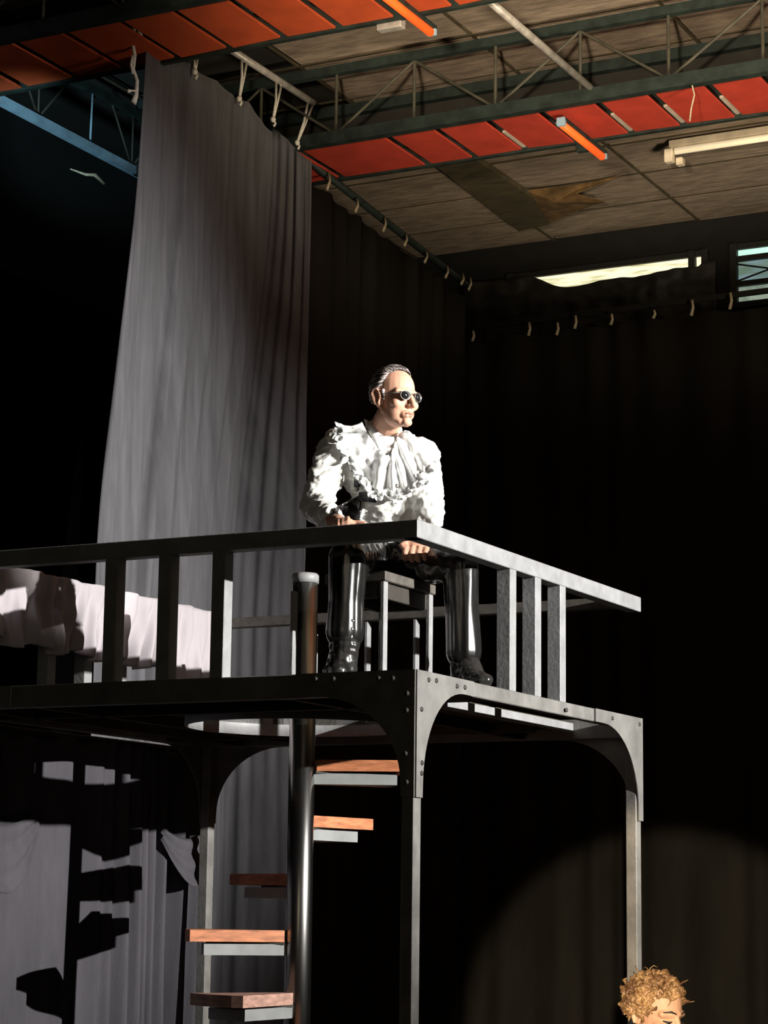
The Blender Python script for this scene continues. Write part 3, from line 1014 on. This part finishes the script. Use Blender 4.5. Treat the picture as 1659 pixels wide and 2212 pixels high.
# left hand, loosely closed, hanging in front of the lap
b.cap(lwri, at(905, 1172, 9.44), 0.030, 0.032)
pc = at(900, 1181, 9.42)
b.ell(pc, 0.056, 0.030, 0.034, (IR * 0.97 - UP * 0.12).normalized(), IC, UP, 16, 12)
for k in range(4):
    o = at(877 + 14.2 * k, 1183 + 1.2 * k, 9.385)
    L = (0.040, 0.043, 0.041, 0.034)[k]
    sl = IR * (-0.12)
    finger(b, [o, o + (IC * 0.55 - UP * 0.62 + sl) * L, o + (IC * 0.15 - UP * 1.15 + sl) * L, o + (-IC * 0.6 - UP * 1.15) * L], 0.0146 - 0.0005 * k)
o = at(877, 1172, 9.41)
finger(b, [o, o - IR * 0.018 - UP * 0.016 + IC * 0.02, o - IR * 0.004 - UP * 0.040 + IC * 0.034], 0.0135)
body = remesh(b, 0.0042, 3)
shift_mesh(body, PB)
link_mesh('body', body, M_skin, person, True, 0, PB)

# lips
b = MB()
b.tube([P(0.0905, -0.022, -0.071), P(0.0965, -0.010, -0.0655), P(0.0975, 0, -0.0675), P(0.0965, 0.010, -0.0655), P(0.0905, 0.022, -0.071)], [0.002, 0.005, 0.005, 0.005, 0.002], 8)
b.tube([P(0.0905, -0.020, -0.0725), P(0.0955, 0, -0.0775), P(0.0905, 0.020, -0.0725)], [0.002, 0.0062, 0.002], 8)
b.build('lips', M_lip, person, True)

# hair: short, combed back, receding
HCn = (-0.012, 0.0, 0.035)


def scalp(a, t, r=1.0):
    return P(HCn[0] + 0.097 * r * math.cos(t) * math.cos(a), 0.0755 * r * math.cos(t) * math.sin(a), HCn[2] + 0.088 * r * math.sin(t))


def hairline(a):
    ca = math.cos(a)
    return 0.80 * smooth01(0.55, 0.95, ca) * 0.25 + (0.72 if ca > 0.5 else -0.05 + 0.77 * smooth01(0.10, 0.5, ca) if ca > 0.10 else -0.05 - 0.5 * smooth01(0.10, -0.5, ca))


nu, nv = 64, 14
vs, fs = [], []
for j in range(nv + 1):
    for i in range(nu):
        a = 2 * math.pi * i / nu
        t0 = hairline(a)
        vs.append(scalp(a, t0 + (math.pi / 2 - t0) * j / nv, 1.035 + 0.05 * smooth01(0, 0.3, j / nv)))
for j in range(nv):
    for i in range(nu):
        fs.append((j * nu + i, j * nu + (i + 1) % nu, (j + 1) * nu + (i + 1) % nu, (j + 1) * nu + i))
b = MB()
b.add(vs, fs)
rs = random.Random(3)
for k in range(420):
    a = rs.uniform(-math.pi, math.pi)
    t0 = hairline(a)
    t = t0 + (math.pi / 2 - t0) * rs.random() ** 1.4 * 0.9
    p0 = Vector((math.cos(t) * math.cos(a), math.cos(t) * math.sin(a), math.sin(t)))
    pts, wv = [], rs.uniform(-0.5, 0.5)
    lift = rs.uniform(1.05, 1.13)
    for q in range(6):
        d = p0 + Vector((-0.17, 0.05 * math.sin(q * 1.5 + wv * 6), -0.05 if p0.z < 0.55 else 0.02)) * q
        d.normalize()
        rr = 1.03 + (lift - 1.03) * math.sin(math.pi * (0.12 + 0.80 * q / 5)) + 0.02 * p0.z
        pts.append(P(HCn[0] + 0.097 * rr * d.x, 0.0755 * rr * d.y, HCn[2] + 0.088 * rr * d.z))
    b.tube(pts, [0.002, 0.0042, 0.005, 0.005, 0.004, 0.0015], 5)
for q in (-1, 1):   # sideburns
    b.cap(P(0.010, q * 0.073, 0.02), P(0.014, q * 0.071, -0.014), 0.009, 0.004, 8)
b.build('hair', M_hair, person, True)

# dark glasses
for q in (-1, 1):
    gl = MB()
    c = P(0.098, q * 0.033, 0.000)
    nrm = (f + l * q * 0.25).normalized()
    tx = u.cross(nrm).normalized()
    ring = [c + tx * (0.0235 * math.cos(2 * math.pi * k / 24)) + u * (0.0195 * math.sin(2 * math.pi * k / 24)) for k in range(24)]
    gl.add([c + nrm * 0.004] + ring, [(0, 1 + k, 1 + (k + 1) % 24) for k in range(24)])
    gl.build('lens', M_lens, person, True, solid=0.002)
gl = MB()
for q in (-1, 1):
    c = P(0.098, q * 0.033, 0.000)
    nrm = (f + l * q * 0.25).normalized()
    tx = u.cross(nrm).normalized()
    ring = [c + tx * (0.024 * math.cos(2 * math.pi * k / 24)) + u * (0.020 * math.sin(2 * math.pi * k / 24)) for k in range(25)]
    gl.tube(ring, 0.0016, 6, False)
    gl.tube([P(0.090, q * 0.059, 0.006), P(0.055, q * 0.072, 0.007), P(0.0, q * 0.080, 0.008), P(-0.022, q * 0.080, -0.004)], 0.0022, 6)
gl.tube([P(0.103, -0.010, 0.006), P(0.107, 0, 0.009), P(0.103, 0.010, 0.006)], 0.0016, 6)
gl.build('spectacle_frame', M_frame, person, True)

# jacket
b = MB()
b.ell(pt(834, 1010, 9.90), 0.205, 0.135, 0.17, IR, IC, UP)
b.cap(pt(765, 968, 9.90), pt(888, 985, 9.91), 0.088, 0.085)
b.cap(chest, waist, 0.150, 0.145)
b.cap(pt(795, 1120, 9.90), pt(895, 1120, 9.90), 0.115, 0.115)
b.cap(pt(790, 1165, 9.90), pt(900, 1165, 9.90), 0.115, 0.115)
b.cap(neck + UP * 0.0, chest, 0.085, 0.12)
for a, c, d in ((rsh, relb, rwri), (lsh, lelb, lwri)):
    b.cap(a, c, 0.082, 0.068)
    b.cap(c, c + (d - c) * 0.86, 0.068, 0.050)
jm = remesh(b, 0.006, 6)


def jac(co, n):
    q = co * 13
    w = noise.ridged_multi_fractal((q.x, q.y, q.z * 1.5), 0.9, 2.0, 3, 1.0, 2.0)
    w2 = noise.noise((co.x * 34, co.y * 34, co.z * 30))
    return 0.011 * (w - 1.0) + 0.003 * w2


displace(jm, jac)
bvh = BVHTree.FromPolygons([v.co.copy() for v in jm.vertices], [tuple(p.vertices) for p in jm.polygons])
shift_mesh(jm, PB)
jacket = link_mesh('jacket', jm, M_silver, person, True, 0, PB)


def drape_pt(px, py, off, dflt=9.42):
    r = ray(px, py)
    h = bvh.ray_cast(EYE, r.normalized())
    d = dflt if h[0] is None else (h[0] - EYE).dot(r) / r.dot(r)
    d = min(d, dflt + 0.16)
    return EYE + r * (d - off)


def resample(pl, n):
    L = [0]
    for a, c in zip(pl[:-1], pl[1:]):
        L.append(L[-1] + math.hypot(c[0] - a[0], c[1] - a[1]))
    out = []
    for k in range(n + 1):
        s = L[-1] * k / n
        for i in range(len(pl) - 1):
            if s <= L[i + 1] + 1e-9:
                t = (s - L[i]) / max(1e-9, L[i + 1] - L[i])
                out.append((pl[i][0] + (pl[i + 1][0] - pl[i][0]) * t, pl[i][1] + (pl[i + 1][1] - pl[i][1]) * t))
                break
    return out


hem = [(722, 910), (736, 945), (752, 980), (768, 1008), (790, 1034), (808, 1056), (838, 1062), (868, 1066), (893, 1050), (914, 1024), (932, 1002), (941, 984)]
nk = [(782, 912), (788, 924), (797, 940), (810, 958), (822, 978), (836, 984), (845, 980), (851, 962), (855, 948), (862, 936), (874, 930), (884, 932)]
NU, NVv = 72, 16
hr, nr = resample(hem, NU), resample(nk, NU)
grid = {}
tmp = []
for j in range(NVv + 1):
    v = j / NVv
    for i in range(NU + 1):
        px = nr[i][0] + (hr[i][0] - nr[i][0]) * v
        py = nr[i][1] + (hr[i][1] - nr[i][1]) * v
        py += 9 * math.sin(math.pi * v) * (1 - smooth01(0, 0.16, i / NU))
        tmp.append(drape_pt(px, py, 0))
# smooth the depths so the sheet hangs freely
dd = [(p - EYE).length for p in tmp]
for it in range(14):
    nd = dd[:]
    for j in range(NVv + 1):
        for i in range(NU + 1):
            s, k = 0, 0
            for dj, di in ((0, 1), (0, -1), (1, 0), (-1, 0)):
                if 0 <= i + di <= NU and 0 <= j + dj <= NVv:
                    s += dd[(j + dj) * (NU + 1) + i + di]
                    k += 1
            nd[j * (NU + 1) + i] = min(dd[j * (NU + 1) + i], s / k)
    dd = nd
vs = []
for j in range(NVv + 1):
    v = j / NVv
    for i in range(NU + 1):
        uu = i / NU
        fo = 0.013 + 0.016 * v + (0.004 + 0.018 * v) * math.sin(uu * 46 + 3 * math.sin(uu * 9)) + 0.010 * noise.noise((uu * 20, v * 6, 3))
        k = j * (NU + 1) + i
        vs.append(EYE + (tmp[k] - EYE).normalized() * (dd[k] - fo))
b = MB()
b.add(vs, [(j * (NU + 1) + i, j * (NU + 1) + i + 1, (j + 1) * (NU + 1) + i + 1, (j + 1) * (NU + 1) + i) for j in range(NVv) for i in range(NU)])
cape = b.build('cape', M_cape, person, True, solid=0.003)
# ruffle of small flaps along the hem
b = MB()
rs = random.Random(5)
hr2 = resample(hem, 26)[1:]
for i, (px, py) in enumerate(hr2):
    for row in range(2):
        o = drape_pt(px + rs.uniform(-4, 4), py + rs.uniform(-4, 2) + row * 9 - 5, 0.035 + 0.012 * row)
        ang = rs.uniform(-0.9, 0.9)
        dn = (-UP * math.cos(ang) + IR * math.sin(ang)).normalized()
        sd = dn.cross(IC).normalized()
        Lf, wd = rs.uniform(0.026, 0.046), rs.uniform(0.013, 0.022)
        fl = rs.uniform(0.2, 1.0)

        def flap(a, c):
            w = wd * (0.55 + 0.6 * math.sin(math.pi * min(1, c * 0.9 + 0.1)))
            return o + sd * (w * (a - 0.5) * 2) + dn * (Lf * c) + IC * (0.030 * fl * c * c + 0.012 * math.sin(a * math.pi * 2 + i) * c)
        b.grid(5, 4, flap)
b.build('ruffle', M_cape, person, True, solid=0.002)

# white shirt front and collar
b = MB()
poly_l = resample([(786, 905), (793, 926), (806, 950), (822, 980)], 12)
poly_r = resample([(846, 930), (856, 938), (852, 958), (846, 982)], 12)
b.grid(10, 12, lambda a, c: drape_pt(poly_l[round(c * 12)][0] + (poly_r[round(c * 12)][0] - poly_l[round(c * 12)][0]) * a, poly_l[round(c * 12)][1] + (poly_r[round(c * 12)][1] - poly_l[round(c * 12)][1]) * a, 0.012 + 0.004 * math.sin(a * 9), 9.48))
b.build('shirt_front', M_tee, person, True, solid=0.003)
b = MB()
ncen = neck + UP * 0.035 + IC * 0.004
ring = []
for k in range(29):
    a = 2 * math.pi * k / 28
    ring.append(ncen + IR * (0.082 * math.cos(a)) + IC * (0.076 * math.sin(a)) + UP * (-0.018 * math.sin(a)))
b.tube(ring, 0.012, 8, False)
b.build('collar', M_tee, person, True)

# black harness
def patch(pl, pr, off, n=10, m=6):
    L, R = resample(pl, n), resample(pr, n)
    return MB().grid(m, n, lambda a, c: drape_pt(L[round(c * n)][0] + (R[round(c * n)][0] - L[round(c * n)][0]) * a, L[round(c * n)][1] + (R[round(c * n)][1] - L[round(c * n)][1]) * a, off))


patch([(766, 1000), (765, 1052)], [(779, 1002), (778, 1052)], 0.02).build('harness_strap', M_strap, person, True, solid=0.004)
patch([(776, 1063), (774, 1082)], [(812, 1066), (812, 1086)], 0.02).build('harness_belt', M_strap, person, True, solid=0.004)
patch([(776, 1070), (722, 1098), (716, 1112)], [(780, 1085), (778, 1118), (782, 1128)], 0.012).build('waist_shadow_panel', M_leather, person, True, solid=0.003)  # dark panel put in for the triangular shadow at the waist
b = MB()
for px, py in ((771, 1056), (806, 1068), (856, 1050)):
    b.ell(drape_pt(px, py, 0.03), 0.011, 0.011, 0.011, nu=10, nv=8)
b.build('buckle', M_frame, person, True)

# trousers
b = MB()
b.cap(pt(808, 1200, 9.89), pt(892, 1202, 9.89), 0.125, 0.125)
for a, c, d in ((rhip, rkne, rank), (lhip, lkne, lank)):
    b.cap(a, c, 0.102, 0.080)
    b.cap(c, c + (d - c) * 0.5, 0.080, 0.072)
    b.cap(c + (d - c) * 0.5, c + (d - c) * (0.82 if c is rkne else 0.98), 0.072, 0.078)
tm = remesh(b, 0.006, 5)


def tro(co, n):
    # long pulls along the shins, crumples on the thighs
    q = Vector((co.x * 24, co.y * 24, co.z * 2.0))
    w = noise.noise(q)
    w2 = noise.ridged_multi_fractal((co.x * 10, co.y * 10, co.z * 10), 0.9, 2, 3, 1, 2)
    return 0.009 * w + 0.005 * (w2 - 1) * smooth01(3.0, 3.2, co.z)


displace(tm, tro)
shift_mesh(tm, PB)
link_mesh('trousers', tm, M_leather, person, True, 0, PB)

# boots
for an, toe, sh, nm in ((rank, pt(712, 1452, 9.33), pt(748, 1352, 9.37), 'boot'), (lank, at(1046, 1474, 9.23), at(1001, 1372, 9.40), 'boot')):
    b = MB()
    heel = Vector((an.x, an.y, 2.582 + 0.045)) - (toe - an) * 0.15
    heel.z = 2.634
    toe = toe.copy()
    toe.z = 2.582 + 0.033
    b.cap(sh, Vector((an.x, an.y, 2.70)), 0.064, 0.060)
    b.cap(Vector((an.x, an.y, 2.69)), heel, 0.058, 0.044)
    b.cap(Vector((an.x, an.y, 2.68)), heel + (toe - heel) * 0.62, 0.056, 0.046)
    b.cap(heel, toe, 0.046, 0.030)
    mid = heel + (toe - heel) * 0.6
    b.cap(Vector((an.x, an.y, 2.72)), mid + UP * 0.012, 0.056, 0.046)
    b.cap(sh, an, 0.066, 0.062)
    b.cap(an, Vector((an.x, an.y, 2.66)), 0.062, 0.056)
    b.cap(mid, toe, 0.048, 0.031)
    sd_ = (toe - heel).cross(UP).normalized() * 0.012
    b.cap(mid + sd_, toe + sd_, 0.042, 0.028)
    b.cap(mid - sd_, toe - sd_, 0.042, 0.028)
    bmh = remesh(b, 0.006, 4)
    displace(bmh, lambda co, n: 0.006 * noise.noise((co.x * 16, co.y * 16, co.z * 46)) * smooth01(2.62, 2.7, co.z) + 0.003 * noise.noise(co * 60))
    for v in bmh.vertices:
        v.co.z = max(v.co.z, 2.5835)
    shift_mesh(bmh, PB)
    link_mesh(nm, bmh, M_boot, person, True, 0, PB)

# ---------------------------------------------------------------- person below, only the head in view
w_c = at(1420, 2190, 7.45)
person2 = thing('person', 'curly haired person in a bright follow spot at the lower right edge', 'person', (w_c.x, w_c.y, 0))
WB = Vector(person2['base'])
wf = IC * math.cos(math.radians(40)) + IR * math.sin(math.radians(40))
P2, f2, l2, u2 = head_frame(w_c, wf, 1.0, math.radians(13))
b = MB()
head_volume(b, P2, f2, l2, u2, 1.0)
base = Vector((w_c.x, w_c.y, 0)) - wf * 0.03
nb = base + UP * (w_c.z - 0.20)
b.cap(P2(-0.02, 0, -0.06), nb, 0.048, 0.055)
sh = w_c.z - 0.25
sd = UP.cross(wf).normalized()
b.cap(nb, base + UP * (sh - 0.1), 0.07, 0.12)
b.cap(base + UP * sh - sd * 0.13, base + UP * sh + sd * 0.13, 0.055, 0.055)
b.ell(base + UP * (sh - 0.14), 0.10, 0.145, 0.2, wf, sd, UP)
b.cap(base + UP * (sh - 0.2), base + UP * 0.85, 0.11, 0.13)
for q in (-1, 1):
    e = base + sd * q * 0.20 + UP * (sh - 0.28)
    hnd = base + sd * q * 0.20 + wf * 0.09 + UP * (sh - 0.52)
    b.cap(base + sd * q * 0.155 + UP * (sh - 0.01), e, 0.044, 0.036)
    b.cap(e, hnd, 0.036, 0.025)
    b.ell(hnd + wf * 0.012 - UP * 0.04, 0.02, 0.012, 0.045, wf, sd, UP)
    for k in range(4):
        o = hnd + wf * (0.028 - 0.014 * k) - UP * 0.075
        finger(b, [o, o - UP * 0.035 + wf * 0.006, o - UP * 0.062 + wf * 0.016], 0.0085)
    o = hnd + wf * 0.03 - UP * 0.03
    finger(b, [o, o + wf * 0.02 - UP * 0.03, o + wf * 0.022 - UP * 0.055], 0.009)
    b.cap(base + sd * q * 0.08 + UP * 0.84, base + sd * q * 0.085 + UP * 0.46, 0.085, 0.058)
    b.cap(base + sd * q * 0.085 + UP * 0.46, base + sd * q * 0.085 + UP * 0.08, 0.056, 0.036)
    b.cap(base + sd * q * 0.085 + UP * 0.045, base + sd * q * 0.09 + wf * 0.15 + UP * 0.032, 0.04, 0.03)
wm = remesh(b, 0.0045, 3)
shift_mesh(wm, WB)
link_mesh('body', wm, M_skin2, person2, True, 0, WB)
# dress
b = MB()
b.ell(base + UP * (sh - 0.15), 0.112, 0.158, 0.19, wf, sd, UP)
b.cap(base + UP * (sh - 0.03) - sd * 0.12, base + UP * (sh - 0.03) + sd * 0.12, 0.06, 0.06)
b.tube([base + UP * (sh - 0.2), base + UP * 1.0, base + UP * 0.7, base + UP * 0.3], [0.13, 0.14, 0.22, 0.30], 28)
dm = remesh(b, 0.010, 4)
shift_mesh(dm, WB)
link_mesh('dress', dm, M_dress, person2, True, 0, WB)
# closed, made-up eyes and lips
b = MB()
for q in (-1, 1):
    b.tube([P2(0.082, q * 0.014, -0.004), P2(0.0855, q * 0.030, -0.007), P2(0.072, q * 0.048, -0.003)], [0.002, 0.005, 0.002], 8)
    b.tube([P2(0.094, q * 0.012, 0.024), P2(0.089, q * 0.032, 0.031), P2(0.070, q * 0.052, 0.024)], [0.002, 0.0035, 0.0015], 8)
b.build('eye_make_up', M_strap, person2, True)
b = MB()
b.tube([P2(0.0905, -0.022, -0.071), P2(0.098, 0, -0.067), P2(0.0905, 0.022, -0.071)], [0.002, 0.006, 0.002], 8)
b.tube([P2(0.0905, -0.020, -0.0725), P2(0.097, 0, -0.0785), P2(0.0905, 0.020, -0.0725)], [0.002, 0.0065, 0.002], 8)
b.build('lips', M_lip, person2, True)
# curls
b = MB()
rs = random.Random(11)
b.ell(P2(-0.036, 0, 0.036), 0.082, 0.076, 0.078, f2, l2, u2, 24, 16)
cnt = 0
while cnt < 210:
    d = Vector((rs.gauss(0, 1), rs.gauss(0, 1), rs.gauss(0, 1))).normalized()
    if d.z < -0.55 or (d.x > 0.45 + rs.uniform(-0.1, 0.1) and d.z < 0.40 + rs.uniform(-0.14, 0.14)) or (d.x > 0.0 and d.z < -0.1 and abs(d.y) < 0.6):
        continue
    cnt += 1
    o = Vector((-0.020 + 0.092 * d.x, 0.080 * d.y, 0.038 + 0.083 * d.z))
    # each lock is a short ringlet: a coil whose axis lies along the scalp, sweeping back and down
    ax = (Vector((-0.7, 0.5 * d.y, -0.5)) + Vector((rs.gauss(0, 0.5), rs.gauss(0, 0.5), rs.gauss(0, 0.5))))
    ax = (ax - d * ax.dot(d) * 0.8).normalized()
    t1 = d
    t2 = ax.cross(t1).normalized()
    rr = rs.uniform(0.006, 0.0125)
    a0, tw, ln = rs.uniform(0, 6.28), rs.choice((-1, 1)), rs.uniform(1.2, 2.2)
    Lk = rs.uniform(0.035, 0.065)
    pts = []
    for k in range(15):
        a = a0 + tw * ln * 2 * math.pi * k / 14
        q = o + ax * (Lk * (k / 14 - 0.4)) + t1 * (rr * math.cos(a) + 0.006 + 0.010 * rs.random() * (k > 11)) + t2 * (rr * math.sin(a))
        pts.append(P2(q.x, q.y, q.z))
    b.tube(pts, [0.003] + [0.0062] * 12 + [0.0045, 0.0015], 6)
for k in range(26):   # loose wisps
    d = Vector((rs.uniform(-0.6, 0.95), rs.gauss(0, 0.6), rs.uniform(0.1, 1))).normalized()
    o = Vector((-0.020 + 0.10 * d.x, 0.088 * d.y, 0.040 + 0.090 * d.z))
    w = Vector((rs.gauss(0, 1), rs.gauss(0, 1), rs.gauss(0, 1))).normalized()
    pts = [P2(*(o + d * (0.02 * math.sin(q * 0.9)) + w * 0.012 * q)) for q in range(4)]
    b.tube(pts, [0.003, 0.0022, 0.0016, 0.0008], 5)
b.build('curly_hair', M_curls, person2, True)
